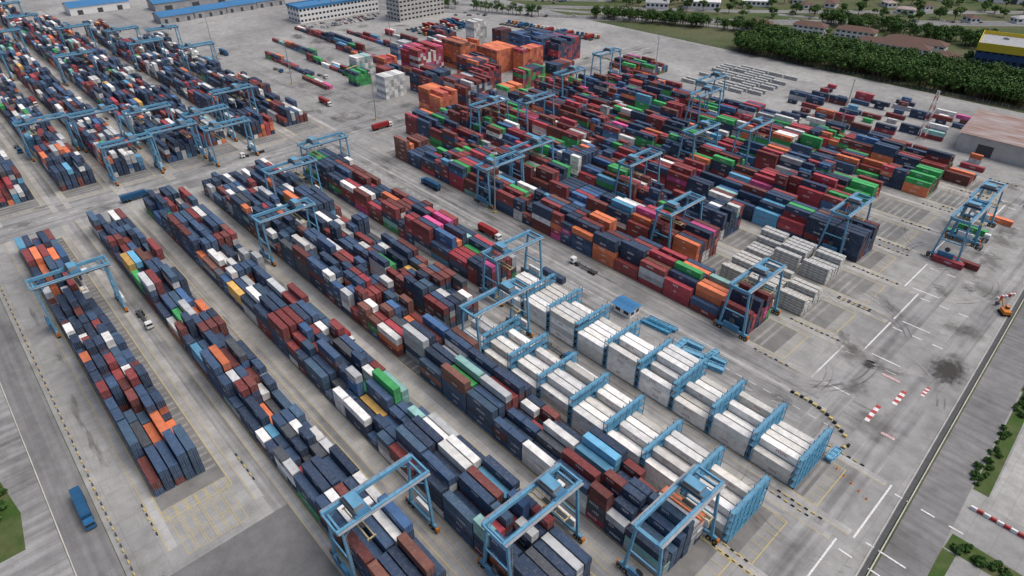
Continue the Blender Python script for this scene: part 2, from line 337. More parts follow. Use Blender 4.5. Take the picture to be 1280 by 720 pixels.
rect(LANE,-26,-18,60,520,.012,'laney'); rect(LANE,-44,-36,160,420,.014,'laney')
rect(LANE,-125,-6,-6,30.5,.026,'asphalt')
for i in range(60): rect(MK,-345+i*5.2,-342.4+i*5.2,169.4,169.6,.034,'white'); 
rect(MK,-345,-40,175.6,175.8,.024,'white')
for i in range(60): rect(MK,-359.1,-358.8,-4+i*8.5,i*8.5,.050,'white')
for (xs,xe,y0,lg) in BL[1:]+RB:
    for k in range(3): rect(MK,xe+19+k*7,xe+22.5+k*7,lg+21.2,lg+21.7,.052,'white')
    rect(MK,xe+17,xe+17.5,lg-1,lg+24,.052,'white')
    rect(MK,xe+20,xe+30,lg-.25,lg+.25,.052,'white')
KB=MB()
for (xs,xe,y0,lg) in BL+RB:
    for ly in(lg-1.7,lg+25.0):
        for i in range(7):
            x=xe-4+i*2.0; KB.box(x,x+1.0,ly-.15,ly+.15,.03,.4,'yellow' if i%2 else 'black')
KB.obj('safety_kerb_blocks')
for m_,n_ in((PAD,'container_pad'),(BM,'pad_beams'),(RUN,'crane_runway'),(LANE,'truck_lane'),(MK,'painted_markings')): m_.obj(n_)
def disc(k):
    m=MB(); m.face([(math.cos(i*math.pi/16),math.sin(i*math.pi/16),0) for i in range(32)],k); return m.mesh('ground_stain')
D1=disc('st1');D2=disc('st2');DO=disc('oil')
zz=.056
def stain(me,x,y,sx,sy,rz=0,name='ground_stain'):
    global zz
    place(me,name,(x,y,zz),rz,sc=(sx,sy,1)); zz+=.0002
rs=random.Random(5)
for i in range(44): stain(rs.choice([D1,D1,D2]),rs.uniform(-60,-20),rs.uniform(90,430),rs.uniform(3,13),rs.uniform(3,13),rs.uniform(0,3))
for i in range(44): stain(rs.choice([D1,D1,D2]),rs.uniform(-345,-40),rs.uniform(160,187),rs.uniform(5,18),rs.uniform(1,3.5))
for i in range(36): stain(rs.choice([D1,D2]),rs.uniform(-376,-342),rs.uniform(-5,520),rs.uniform(2,6),rs.uniform(4,13))
for i in range(70): stain(rs.choice([D1,D1,D2]),rs.uniform(-640,-370),rs.uniform(190,430),rs.uniform(4,18),rs.uniform(4,18),rs.uniform(0,3))
for i in range(40): stain(rs.choice([D1,D2]),rs.uniform(-330,-40),rs.choice([29,79,129,52,133,299,327,357])+rs.uniform(-1,1),rs.uniform(3,9),rs.uniform(.6,1.8))
for i in range(20): stain(rs.choice([D1,D2]),rs.uniform(-330,-30),rs.uniform(-6,2),rs.uniform(5,14),rs.uniform(1,2))
stain(DO,-20,225,6.5,10,0,'oil_stain'); stain(D1,-20,225,10,17,0); stain(DO,-40,208,2.5,3,0,'oil_stain')
TY=MB()
for i in range(40):
    cx=rs.uniform(-70,-25); cy=rs.uniform(110,420); R_=rs.uniform(10,34); a0=rs.uniform(0,6); sw=rs.uniform(.6,1.6); n=14; z=.118+i*.0004
    for o in(0,2.1):
        for j in range(n):
            a=a0+sw*j/n;b=a0+sw*(j+1)/n; r0=R_+o;r1=r0+.5
            P=[(cx+r0*math.cos(a),cy+r0*math.sin(a),z),(cx+r0*math.cos(b),cy+r0*math.sin(b),z),(cx+r1*math.cos(b),cy+r1*math.sin(b),z),(cx+r1*math.cos(a),cy+r1*math.sin(a),z)]
            if all(-72<p[0]<-9 for p in P): TY.face(P,'tyre')
for i in range(40):
    x0=rs.uniform(-600,-400); y=rs.uniform(190,235); L=rs.uniform(30,120); z=.135+i*.0004
    for o in(0,2.1): TY.face([(x0,y+o,z),(x0+L,y+o+4,z),(x0+L,y+o+4.5,z),(x0,y+o+.5,z)],'tyre')
TY.obj('tyre_marks')
# ---------------------------------------------------------------- fill yards
fill(-330,-151,4.5,P_b1,3.6,5,.45,rows=5)
fill(-330,-66,34.2,P_low,3.7,5,.35,rows=5)
fill(-334,-45,59.5,P_low,4.1,5,.35)
fill(-334,-40,88.5,P_low,4.1,5,.4)
fill(-334,-155,109.5,P_low,4.0,5,.4)
fill(-318,-164,138.5,P_right,4.3,5,.1,empt=.02,var=.4)
for i,(xs,xe,y0,lg) in enumerate(RB):
    xe2=[-75,-108,-112,-70,-90,-88,-66,-60][i]
    fill(xs+ (8 if i==0 else 0),xe2,y0,P_right if i<5 else P_far,[4.3,3.9,3.8,3.9,3.3,3.2,3.0,2.8][i],5,[.12,.3,.3,.2,.2,.2,.15,.1][i],empt=[.02,.05,.06,.04,.1,.1,.08,.08][i],clus=.35)
for i,(xs,xe,y0,lg) in enumerate(UB):
    fill(xs,xe-2,y0,P_up,[3.6,3.7,3.9,3.6,3.6,3.5,3.6][i],5,.4,empt=.07)
def rack(name,x,y0):
    m=MB(); W_=17.6; Hh=12.6
    for i in range(7):
        y=y0-.3+i*W_/6
        for dx in(0,1.5): m.beam((x+dx,y,0.02),(x+dx,y,Hh),.17,.17,'rack')
    for lv in range(5):
        z=.3+lv*2.75 if lv<4 else 11.4
        m.box(x+.11,x+1.39,y0-.2,y0+W_-.4,z,z+.08,'rackfloor')
        for dx in(0,1.5): m.beam((x+dx,y0-.3,z),(x+dx,y0-.3+W_,z),.13,.2,'rack')
        m.beam((x+1.55,y0-.3,z+1.1),(x+1.55,y0-.3+W_,z+1.1),.07,.07,'rack')
        m.beam((x+1.55,y0-.3,z+.6),(x+1.55,y0-.3+W_,z+.6),.05,.05,'rack')
    for i in range(6):
        y=y0-.3+i*W_/6; yb=y+W_/6
        for lv in range(4):
            z=.3+lv*2.75
            if (i+lv)%2==0: m.beam((x+1.5,y,z),(x+1.5,yb,z+2.75),.1,.1,'rack')
        m.box(x+.2,x+.5,y+1.2,y+1.8,1,1.9,'grey')
    m.obj(name)
for yk,xend,nb in((109.5,-37,8),(138.5,-33.5,9)):
    for b in range(nb):
        xr=xend-b*13.9
        rack('reefer_rack',xr,yk)
        base=random.choice([3,3,4,4]) if b else 3
        for r in range(6):
            h=base+random.choice([0,0,0,-1,-1]) 
            if random.random()<.16: h=random.choice([1,2])
            if r==5 and random.random()<.4: h=max(0,h-2)
            for t in range(max(0,min(4,h))):
                c=random.choice([(.76,.75,.71),(.74,.73,.68),(.70,.70,.68),(.78,.78,.75),(.64,.62,.57),(.68,.68,.67)])
                cont(xr-.55-6.1+random.uniform(-.1,.1),yk+1.22+r*RP,.05+t*2.605,c,CR,'reefer_container')
def bundle(k1,k2):
    m=MB()
    for z in(0,1.25): 
        m.box(-5.6,5.6,-1.1,1.1,z+.15,z+1.1,k1)
        for x in(-5,-2.5,0,2.5,5): m.box(x-.12,x+.12,-1.16,1.16,z,z+1.16,k2)
    return m.mesh('steel_coil_bundle')
BU1=bundle('silver','gold'); BU2=bundle('silver','grey')
for i,(x0,y0,me) in enumerate(((-103,217,BU1),(-107,245,BU2))):
    for b in range(3):
        for r in range(6):
            for t in range(random.choice([1,2,3,3])): place(me,'cargo_bundle',(x0+b*12.75+2+random.uniform(-.2,.2),y0+1.22+r*RP,.03+t*2.45))
def stack(x,y,nx,ny,h,cols,me=C40,vary=1):
    for i in range(nx):
        for j in range(ny):
            hh=max(1,h-random.choice([0,0,0,vary]))
            for t in range(hh):
                if 0<i<nx-1 and 0<j<ny-1 and t<h-vary-1: continue
                cont(x+i*12.5,y+j*2.5,.03+t*2.605,random.choice(cols) ,me)
stack(-445,246,1,5,4,[GRN,GRN,NAVY]);stack(-430,262,1,6,5,[NAVY,DRED,NAVY2]);stack(-405,246,1,7,6,[WHT,WHT,LGR])
stack(-400,272,2,8,6,[NAVY,NAVY2,DRED]);stack(-361,252,2,6,6,[ORG,ORG,(.5,.08,.04)]);stack(-366,278,2,10,6,[NAVY,MAR,NAVY2,DRED,LGR])
stack(-452,300,2,10,7,[MAG,CRIM,WHT,CRIM,DRED]);stack(-438,332,2,8,8,[ORG,ORG,ORG,BRN]);stack(-404,320,2,8,6,[NAVY,ORG,DRED,NAVY2])
stack(-410,346,2,9,7,[ORG,ORG,(.5,.1,.05)]);stack(-384,362,1,9,7,[ORG,ORG,CRIM]);stack(-372,308,1,8,6,[CRIM,MAR,NAVY]);stack(-470,335,2,7,6,[CRIM,NAVY,WHT])
stack(-500,362,2,6,6,[DRED,NAVY]);stack(-478,390,1,6,8,[WHT,WHT,LGR]);stack(-425,396,3,12,7,[NAVY,NAVY2,BLUE]);stack(-398,404,2,11,7,[NAVY2,CRIM,NAVY])
stack(-455,402,1,6,6,[NAVY,MAR]);stack(-486,312,1,6,5,[BLUE,LGR,DRED]);stack(-355,335,1,9,5,[GRN,CRIM,NAVY]);stack(-350,365,1,8,5,[NAVY,DRED,ORG])
stack(-480,268,1,6,4,[WHT,LGR,TEAL]);stack(-455,278,1,5,5,[ORG,CRIM]);stack(-340,305,1,6,4,[WHT,GRN,ORG])
for (x,y,n,h) in((-560,232,6,2),(-530,255,6,2),(-545,292,9,2),(-575,300,5,3),(-610,262,6,2),(-500,262,1,1),(-590,330,6,2),(-480,225,3,1),(-640,300,5,2),(-560,355,5,2)):
    for i in range(n):
        for t in range(random.randint(1,h)): cont(x+i*13,y,.03+t*2.6,pick(P_right)); 
        for t in range(random.randint(0,h)): cont(x+i*13,y+2.8,.03+t*2.6,pick(P_right))
for r in range(9):
    y=420+r*11
    for i in range(10):
        if random.random()<.35: continue
        x=-190+i*13.2-r*2
        if x>-96 and y>440: continue
        for t in range(random.randint(1,2)): cont(x,y,.03+t*2.6,pick(P_right),random.choice([C40,C40,C20]))
for r in range(12):
    for i in range(5):
        if random.random()<.2: continue
        place(BU2,'cargo_bundle',(-275+i*12.5,440+r*6,.03))
for i in range(3):
    for r in range(10): 
        h=random.randint(1,3)
        for t in range(h): cont(-335+i*13,425+r*2.8,.03+t*2.6,pick(P_far))
# ---------------------------------------------------------------- RTG crane
def make_rtg():
    m=MB(); sp=23.5; hx=4.4; top=20.4
    for sy in(0,sp):
        m.beam((-6.6,sy,2.1),(6.6,sy,2.1),.75,.95,'steel')
        for ex in(-1,1):
            for w in(-.9,.9):
                x=ex*5.4+w; m.cyl((x,sy-.5,.8),(x,sy+.5,.8),.8,'black',12)
                m.cyl((x,sy-.55,.8),(x,sy+.55,.8),.35,'yellow',8)
            m.box(ex*5.4-1.3,ex*5.4+1.3,sy-.33,sy+.33,1.2,1.6,'steel2')
            m.beam((ex*(hx+.6),sy,2.5),(ex*hx*.8,sy,top-.4),.72,.78,'steel',.6,.65)
        m.beam((-hx*.8,sy,top-.9),(hx*.8,sy,top-.9),.5,.7,'steel')
        m.beam((-hx,sy,9.5),(hx,sy,9.5),.35,.45,'steel')
        m.box(-3.2,3.2,sy-1.35 if sy==0 else sy+.5,sy-.5 if sy==0 else sy+1.35,2.4,4.8,'cab' if sy else 'steel2')
        m.box(-7.2,-6.65,sy-.5,sy+.5,.9,2.3,'orange'); m.box(6.65,7.2,sy-.5,sy+.5,.9,2.3,'orange')
    for sx in(-1,1):
        x=sx*hx*.8
        m.beam((x,-1.4,top+.2),(x,sp+1.4,top+.2),.75,1.25,'steel')
        m.beam((x,-1.4,top+1.9),(x,sp+1.4,top+1.9),.06,.06,'steel2')
        for i in range(14): m.beam((x,-1.3+i*2,top+.8),(x,-1.3+i*2,top+1.9),.05,.05,'steel2')
        m.box(min(x+sx*.4,x+sx*1.1),max(x+sx*.4,x+sx*1.1),-1.2,sp+1.2,top+.35,top+.42,'grey')
        m.beam((x,.4,top-2.6),(x,2.8,top-.4),.28,.28,'steel'); m.beam((x,sp-.4,top-2.6),(x,sp-2.8,top-.4),.28,.28,'steel')
    for y in(-1.2,sp+1.2): m.beam((-hx*.8,y,top+.2),(hx*.8,y,top+.2),.45,.7,'steel')
    ty=random.uniform(5,18)
    m.box(-3.7,3.7,ty-2.1,ty+2.1,top+.9,top+1.25,'steel2'); m.box(-2.6,2.2,ty-1.4,ty+1.4,top+1.25,top+2.9,'grey',top='steel')
    m.cyl((-3.2,ty-1.7,top+1.7),(3.2,ty-1.7,top+1.7),.4,'dgrey',10)
    m.box(-1.1,1.1,ty+2.2,ty+4.2,top-2.4,top-.45,'cab'); m.box(-1.12,1.12,ty+3.2,ty+4.25,top-2.1,top-1,'glass')
    for x in(-2,2):
        for y in(-.8,.8): m.cyl((x,ty+y,15.2),(x,ty+y,top+.9),.04,'dgrey',5)
    m.box(-6,6,ty-.9,ty-.6,14.7,15.0,'gold'); m.box(-6,6,ty+.6,ty+.9,14.7,15.0,'gold'); m.box(-2.2,2.2,ty-.5,ty+.5,14.75,15.2,'dgrey')
    for x in(-6,5.7): m.box(x,x+.3,ty-1.2,ty+1.2,14.65,15.05,'gold')
    for i in range(16): m.beam((hx+.9,-.25,3+i*1.1),(hx+.9,.25,3+i*1.1),.05,.05,'grey')
    m.beam((hx+.9,-.3,2.6),(hx+.5,-.3,top),.08,.08,'grey'); m.beam((hx+.9,.3,2.6),(hx+.5,.3,top),.08,.08,'grey')
    m.cyl((0,-1.2,6.2),(0,-1.0,6.2),1.1,'dgrey',14)
    return m.mesh('rubber_tyred_gantry_crane')
RT=[make_rtg() for _ in range(4)]
def rtg(x,lg): place(random.choice(RT),'rubber_tyred_gantry_crane',(x,lg,.02))
G=lambda i:BL[i][3]
for x,i in((-257,0),(-96,1),(-68,2),(-44,3),(-249,3),(-292,4),(-138,4),(-310,5),(-160,5)): rtg(x,G(i))
R=lambda i:RB[i][3]
for x,i in((-83,0),(-225,0),(-136,1),(-230,1),(-180,2),(-297,2),(-283,3),(-84,3),(-183,4),(-309,5),(-165,5),(-218,6),(-325,7),(-232,7),(-48,5),(-47,4)): rtg(x,R(i))
U=lambda i:UB[i][3]
for x,i in((-450,1),(-382,2),(-444,2),(-386,3),(-428,3),(-597,3),(-370,4),(-400,4),(-430,5),(-560,0),(-640,1),(-600,5),(-700,4),(-560,6),(-640,6),(-720,2),(-780,3),(-820,1),(-860,3),(-660,5)): rtg(x,U(i))
# ---------------------------------------------------------------- vehicles
def truck(cabk,ck=None,L=12.2):
    m=MB()
    m.box(-6.8,5.2,-.45,.45,.95,1.25,'dgrey')
    m.box(5.4,7.6,-1.2,1.2,.7,2.9,cabk); m.box(7.0,7.63,-1.1,1.1,1.8,2.6,'glass'); m.box(5.7,6.9,-1.22,1.22,1.8,2.5,'glass')
    m.box(3.2,7.4,-.5,.5,.6,.95,'black'); m.box(5.6,7.2,-.9,.9,2.9,3.05,cabk)
    for x in(6.6,3.8,-3.4,-4.7,-6.0):
        for s in(-1,1): m.cyl((x,s*.75,.52),(x,s*1.22,.52),.52,'black',12)
    for x in(-6.6,-3,0,4.8): m.box(x-.12,x+.12,-1.2,1.2,1.12,1.32,'dgrey')
    if ck:
        m.box(-6.9,5.1,-1.22,1.22,1.35,3.95,ck)
        for i in range(24): m.box(-6.8+i*.5,-6.6+i*.5,-1.26,1.26,1.5,3.8,ck)
    return m.mesh('container_truck')
M['trred']=mat('box_red',(.3,.03,.03),.5); M['trnavy']=mat('box_navy',(.02,.09,.19),.5)
TK=[truck('cabblue','trnavy'),truck('cab','trred'),truck('cab'),truck('orange'),truck('cabblue')]
for x,y,k,r in((-160,-11.5,0,0),(-240,29,2,0),(-180,80,1,0),(-95,80,4,0),(-120,132,4,0),(-200,170,1,0),(-150,181,2,math.pi),(-352,60,0,1.57),(-352,210,1,1.57),(-367,130,2,-1.57),(-367,300,4,-1.57),(-260,181,0,math.pi),
    (-420,207,1,0),(-520,220,4,0),(-480,238,2,0),(-600,208,0,0),(-470,29,4,0),(-560,55,1,0),(-40,330,2,1.6),(-210,298,0,0),(-120,298,1,0),(-260,298,4,0),(-300,350,2,0),(-420,440,1,1.2),(-440,432,4,.9)):
    place(TK[k],'container_truck',(x,y,.03 if y>0 else -.04),r)
for i in range(26): place(random.choice(TK),'container_truck',(-560+random.uniform(-1,1)+(i%2)*20,380+(i//2)*5.2,.03),0)
for i in range(24): place(random.choice(TK),'container_truck',(-520+i*4.6,470+random.uniform(-.5,.5)+i*.8,.03),1.57)
def car(k):
    m=MB(); 
    m.box(-2.1,2.1,-.85,.85,.35,.85,k)
    v=[(-1.5,-.78,.85),(1.1,-.78,.85),(1.1,.78,.85),(-1.5,.78,.85),(-1.1,-.65,1.42),(.5,-.65,1.42),(.5,.65,1.42),(-1.1,.65,1.42)]
    m.face([v[4],v[5],v[6],v[7]],k)
    for q in((0,1,5,4),(1,2,6,5),(2,3,7,6),(3,0,4,7)): m.face([v[i] for i in q],'glass')
    for x in(-1.3,1.3):
        for s in(-1,1): m.cyl((x,s*.68,.32),(x,s*.88,.32),.32,'black',10)
    return m.mesh('car')
CARS=[car('cab'),car('dgrey'),car('grey'),car('trred'),car('cabblue')]
def reach():
    m=MB(); m.box(-4,3.5,-1.6,1.6,1,2.4,'mgreen'); m.box(-4.6,-3,-1.7,1.7,.9,2.9,'dgrey'); m.box(-1.6,.3,-.7,.9,2.4,4.1,'glass'); m.box(-1.7,.4,-.8,1,4.1,4.25,'mgreen')
    for x,r in((2.8,1),(-2.8,.8)):
        for s in(-1,1): m.cyl((x,s*1.2,r),(x,s*2.1,r),r,'black',14)
    m.beam((-3.2,0,3.6),(5.5,0,9.5),.8,.9,'mgreen',.55,.6); m.beam((1.5,0,2.2),(1.8,0,6.8),.3,.3,'grey')
    m.beam((5.5,0,9.4),(5.5,0,7.6),.5,.5,'dgrey'); m.box(5,6,-6,6,7.2,7.6,'yellow'); return m.mesh('reach_stacker')
RS=reach()
for x,y,r in((-470,255,.3),(-420,300,1.2),(-340,345,2),(-440,380,.5),(-36,392,1.8)): place(RS,'reach_stacker',(x,y,.02),r)
def excav():
    m=MB()
    for s in(-1,1): m.box(-2,2,s*1.2-.35,s*1.2+.35,.05,.9,'black')
    m.box(-2.2,1.4,-1.3,1.3,1.0,2.3,'orange'); m.box(.1,1.5,-1.25,-.2,2.3,3.2,'glass'); m.box(0,1.6,-1.3,-.15,3.2,3.3,'orange')
    m.beam((1.2,.3,1.8),(4.2,.3,4.4),.4,.5,'orange'); m.beam((4.2,.3,4.4),(6,.3,1.6),.35,.4,'orange'); m.box(5.4,6.5,-.3,.9,.5,1.5,'dgrey'); return m
excav().obj('excavator',(-17,277,.02),2.2)
def mast():
    m=MB(); m.cyl((0,0,0),(0,0,32),.38,'grey',10,.2); m.cyl((0,0,31.4),(0,0,31.7),1.2,'grey',14)
    for i in range(8):
        a=i*math.pi/4; m.cbox((1.4*math.cos(a),1.4*math.sin(a),31.3),(.5,.5,.3),'cab')
    m.box(-.8,.8,-.8,.8,0,1,'yellow'); return m.mesh('high_mast_light')
HM=mast()
for x,y in((-368,216),(-215,186.9),(-345,-2),(-480,212),(-600,200),(-200,328.0),(-345,330),(-300,430),(-150,428),(-520,330)): place(HM,'high_mast_light',(x,y,.02))
def lattice(h=30):
    m=MB(); b=2.2
    n=10
    for i in range(n):
        z0=h*i/n; z1=h*(i+1)/n; r0=b*(1-i/n*.75); r1=b*(1-(i+1)/n*.75); k='red' if i%2==0 else 'cab'
        c0=[(sx*r0,sy*r0,z0) for sx,sy in((-1,-1),(1,-1),(1,1),(-1,1))]; c1=[(sx*r1,sy*r1,z1) for sx,sy in((-1,-1),(1,-1),(1,1),(-1,1))]
        for j in range(4):
            m.beam(c0[j],c1[j],.22,.22,k); m.beam(c0[j],c1[(j+1)%4],.12,.12,k); m.beam(c1[j],c1[(j+1)%4],.12,.12,k)
    return m
lattice().obj('lattice_tower',(-108,448,.02))
# ---------------------------------------------------------------- buildings
def building(name,x,y,rz,w,dp,h,floors,wall='concrete',roof='roofgrey',kind='gable',bays=None,band=None,bh=1.0,win=True):
    e=empty(name,(x,y,-.1),rz); m=MB(); m.box(-w/2,w/2,-dp/2,dp/2,0,h,wall); m.obj('walls',parent=e)
    g=MB(); fh=h/floors; nb=bays or max(2,int(w/5))
    if win:
        for f in range(floors):
            z=f*fh+fh*.35
            for i in range(nb):
                x0=-w/2+(i+.2)*w/nb; x1=-w/2+(i+.8)*w/nb
                for s in(-1,1): g.box(x0,x1,s*(dp/2+.03)-.05,s*(dp/2+.03)+.05,z,z+fh*.4,'glass')
            nd=max(2,int(dp/6))
            for i in range(nd):
                y0=-dp/2+(i+.2)*dp/nd; y1=-dp/2+(i+.8)*dp/nd
                for s in(-1,1): g.box(s*(w/2+.03)-.05,s*(w/2+.03)+.05,y0,y1,z,z+fh*.4,'glass')
        g.obj('windows',parent=e)
    else:
        for i in range(3):
            x0=-w/2+(i+.35)*w/3
            for s in(-1,1): g.box(x0,x0+w*.09,s*(dp/2+.04)-.05,s*(dp/2+.04)+.05,0,h*.6,'dgrey')
        g.box(w/2-.01,w/2+.08,-dp*.1,dp*.1,0,h*.6,'dgrey'); g.obj('door',parent=e)
    r=MB(); ov=.8
    if kind=='gable':
        rh=dp*.16; a=w/2+ov; b=dp/2+ov
        for s in(-1,1): r.face([(-a,s*b,h-.1),(a,s*b,h-.1),(a,0,h+rh),(-a,0,h+rh)][::s],roof)
        for s in(-1,1): r.face([(s*w/2,-dp/2,h),(s*w/2,dp/2,h),(s*w/2,0,h+rh-.15)],wall)
        n=int(w/1.5)
        for i in range(n):
            xx=-a+i*2*a/n
            for s in(-1,1): r.beam((xx,s*b,h),(xx,0,h+rh+.08),.15,.1,roof)
    elif kind=='hip':
        rh=dp*.22; a=w/2+ov; b=dp/2+ov; c=a-b
        P=[(-a,-b,h),(a,-b,h),(a,b,h),(-a,b,h),(-c,0,h+rh),(c,0,h+rh)]
        for q in((0,1,5,4),(1,2,5),(2,3,4,5),(3,0,4)): r.face([P[i] for i in q],roof)
    else:
        bd=band or wall; z1=h+.4+bh; z0=h-bh
        r.box(-w/2+.01,w/2-.01,-dp/2+.01,dp/2-.01,h+.01,h+.4,roof)
        r.box(-w/2-.5,w/2+.5,-dp/2-.5,-dp/2-.1,z0,z1,bd); r.box(-w/2-.5,w/2+.5,dp/2+.1,dp/2+.5,z0,z1,bd)
        r.box(-w/2-.5,-w/2-.1,-dp/2-.1,dp/2+.1,z0,z1,bd); r.box(w/2+.1,w/2+.5,-dp/2-.1,dp/2+.1,z0,z1,bd)
        for i in range(7): 
            xx=random.uniform(-w*.4,w*.4); yy=random.uniform(-dp*.3,dp*.3); r.box(xx,xx+2.5,yy,yy+2,h+.4,h+1.8,'grey')
    r.obj('roof',parent=e); return e
HP=math.pi/2
for i in range(4): building('metal_shed',-770-i*3,225+i*36,HP,34,22,7,1,'roofgrey','roofblue','gable',win=False)
building('metal_shed',-840,270,HP,90,24,8,1,'roofgrey','roofblue','gable',win=False)
building('metal_shed',-900,330,HP,120,30,9,1,'cab','roofgrey','gable',win=False)
building('metal_shed',-880,180,HP,60,26,8,1,'cab','roofblue','gable',win=False)
building('terminal_office',-676,362,HP,95,26,15,3,'cab','roofblue','flat',bays=22,band='roofblue')
building('office_block',-612,424,HP,58,24,34,8,'concrete','roofgrey','flat',bays=12)
building('warehouse',-42,470,0,92,50,11,1,'concrete','roofrust','gable',win=False)
building('factory_building',-105,664,.2,76,50,20,3,'nwall','roofgrey','flat',band='ywall',bh=2.8)
building('factory_building',-20,640,.1,60,40,14,2,'concrete','roofgrey','gable')
for x,y,rz,w in((-205,652,.1,60),(-195,676,.1,50),(-250,680,.2,35),(-290,668,.2,30),(-160,642,.1,20),(-330,640,.5,26)): building('tiled_house',x,y,rz,w,15,7,2,'cab','roofbrown','hip')
building('metal_shed',-300,940,.3,90,34,9,1,'cab','roofblue','gable',win=False); building('metal_shed',-200,990,.4,70,34,9,1,'cab','roofblue','gable',win=False)
building('metal_shed',-270,1010,.4,60,30,9,1,'cab','roofblue','gable',win=False)
building('white_hall',-430,690,.6,40,18,8,1,'cab','cab','gable'); building('white_hall',-465,655,.6,25,14,6,1,'cab','roofgrey','gable'); building('white_hall',-395,748,.6,30,16,6,1,'cab','cab','gable')
# bigger sheds along the far roads
BIG=[(-640,640,.8,70,24,'roofgrey'),(-700,560,.8,60,24,'roofblue'),(-560,700,.8,60,22,'roofgrey'),(-500,770,.8,50,22,'roofrust'),(-440,840,.8,60,24,'roofblue'),(-360,850,.8,40,20,'roofgrey'),(-130,930,.5,70,30,'roofgrey'),(-60,850,.3,60,26,'roofred'),(-20,780,.2,50,24,'roofgrey')]
for x,y,rz,w,dp_,rf in BIG: building('warehouse',x,y,rz,w,dp_,9,1,'cab',rf,'gable',win=False)
rh=random.Random(77)
hs=[]
for i in range(170):
    x=rh.uniform(-620,60); y=rh.uniform(690,1300)
    if abs((y-456)-(x+598)*.83)<45 or any((x-a)**2+(y-b)**2<26**2 for a,b in hs) or (abs(x+105)<60 and y<720) or (abs(x+250)<100 and abs(y-970)<70) or any((x-q[0])**2+(y-q[1])**2<50**2 for q in BIG): continue
    hs.append((x,y)); building('tiled_house',x,y,rh.uniform(0,3),rh.uniform(12,24),rh.uniform(9,12),5,1,'cab',rh.choice(['roofbrown','roofgrey','roofrust','roofred','roofblue']),'hip')
building('site_cabin',-118,170.0,0,8,6,3.6,1,'cab','roofblue','gable')
# ---------------------------------------------------------------- trees
def treemesh(h,cr,nl,lk,seed,wide=1.0):
    rnd=random.Random(seed); m=MB(); th=h*.4
    m.cyl((0,0,-.2),(0,0,th),.28,'bark',7,.17); lobes=[]
    for i in range(7):
        a=i*2.4+rnd.random(); rr=cr*rnd.uniform(.35,.75); z=h*rnd.uniform(.45,.85)
        p=(rr*math.cos(a)*wide,rr*math.sin(a)*wide,z); m.cyl((0,0,th*rnd.uniform(.6,1)),p,.12,'bark',5,.04); lobes.append((p,cr*rnd.uniform(.35,.55)))
    lobes.append(((0,0,h*.85),cr*.5))
    for i in range(nl):
        (cx,cy,cz),r=rnd.choice(lobes); u=Vector((rnd.gauss(0,1),rnd.gauss(0,1),rnd.gauss(0,1))).normalized()*r*rnd.uniform(.55,1.05)
        c=Vector((cx,cy,cz))+Vector((u.x,u.y,u.z*.75)); nrm=(u.normalized()+Vector((rnd.gauss(0,.4),rnd.gauss(0,.4),rnd.gauss(.3,.4)))).normalized()
        t=nrm.orthogonal().normalized(); b=nrm.cross(t); s=rnd.uniform(.35,.75)
        m.face([c+t*s,c+b*s*.7,c-t*s*.9,c-b*s*.8],lk)
    return m
TR=[treemesh(9,3.9,560,'leaf',1).mesh('tree'),treemesh(11,4.8,700,'leaf',2).mesh('tree'),treemesh(7,3.6,460,'leaf2',3).mesh('tree'),treemesh(12,4.6,700,'leaf2',4).mesh('tree')]
SH=treemesh(2.2,1.6,260,'leaf',8).mesh('shrub')
def tree(x,y,s=1): place(random.choice(TR),'tree',(x,y,-.1),random.uniform(0,6),sc=(s,s,s*random.uniform(.8,1.05)))
def belt(name,p0,p1,wid,n,sz=1.0):
    m=MB(); p0=Vector(p0);p1=Vector(p1); dd=(p1-p0); nn=Vector((-dd.y,dd.x)).normalized()
    srcs=[treemesh(11,4.4,240,'leaf',s) for s in(11,12,13)]+[treemesh(10,4.1,220,'leaf2',14)]
    for i in range(n):
        t=random.random(); o=p0+dd*t+nn*random.uniform(-wid/2,wid/2); sc=random.uniform(.8,1.25)*sz; a=random.uniform(0,6); ca,sa=math.cos(a)*sc,math.sin(a)*sc
        s=random.choice(srcs); b=len(m.v)
        m.v+=[(o.x+x*ca-y*sa,o.y+x*sa+y*ca,z*sc-.1) for x,y,z in s.v]; mp=[m.mi(k) for k in s.mats]
        m.f+=[tuple(j+b for j in f) for f in s.f]; m.m+=[mp[q] for q in s.m]
    m.obj(name)
belt('tree_belt',(-308,576),(-40,592),62,900,1.2)
belt('tree_belt',(-640,470),(-520,520),8,26); belt('tree_belt',(-480,562),(-320,630),16,130)
belt('tree_belt',(-300,720),(-150,728),30,130,1.1); belt('tree_belt',(-420,800),(-390,830),20,30,1.1); belt('tree_belt',(-120,890),(60,910),40,180,1.2)
belt('tree_belt',(-590,790),(-520,900),40,110,1.2)
for i in range(640):
    x=random.uniform(-620,20); y=random.uniform(620,1300)
    if abs((y-456)-(x+598)*.83)<30 or any((x-a)**2+(y-b)**2<13**2 for a,b in hs) or any((x-q[0])**2+(y-q[1])**2<38**2 for q in BIG) or (abs(x+210)<60 and y<700): continue
    tree(x,y,random.uniform(.8,1.5))
for i in range(80): tree(random.uniform(-1000,-720),random.uniform(600,900),random.uniform(.8,1.5))
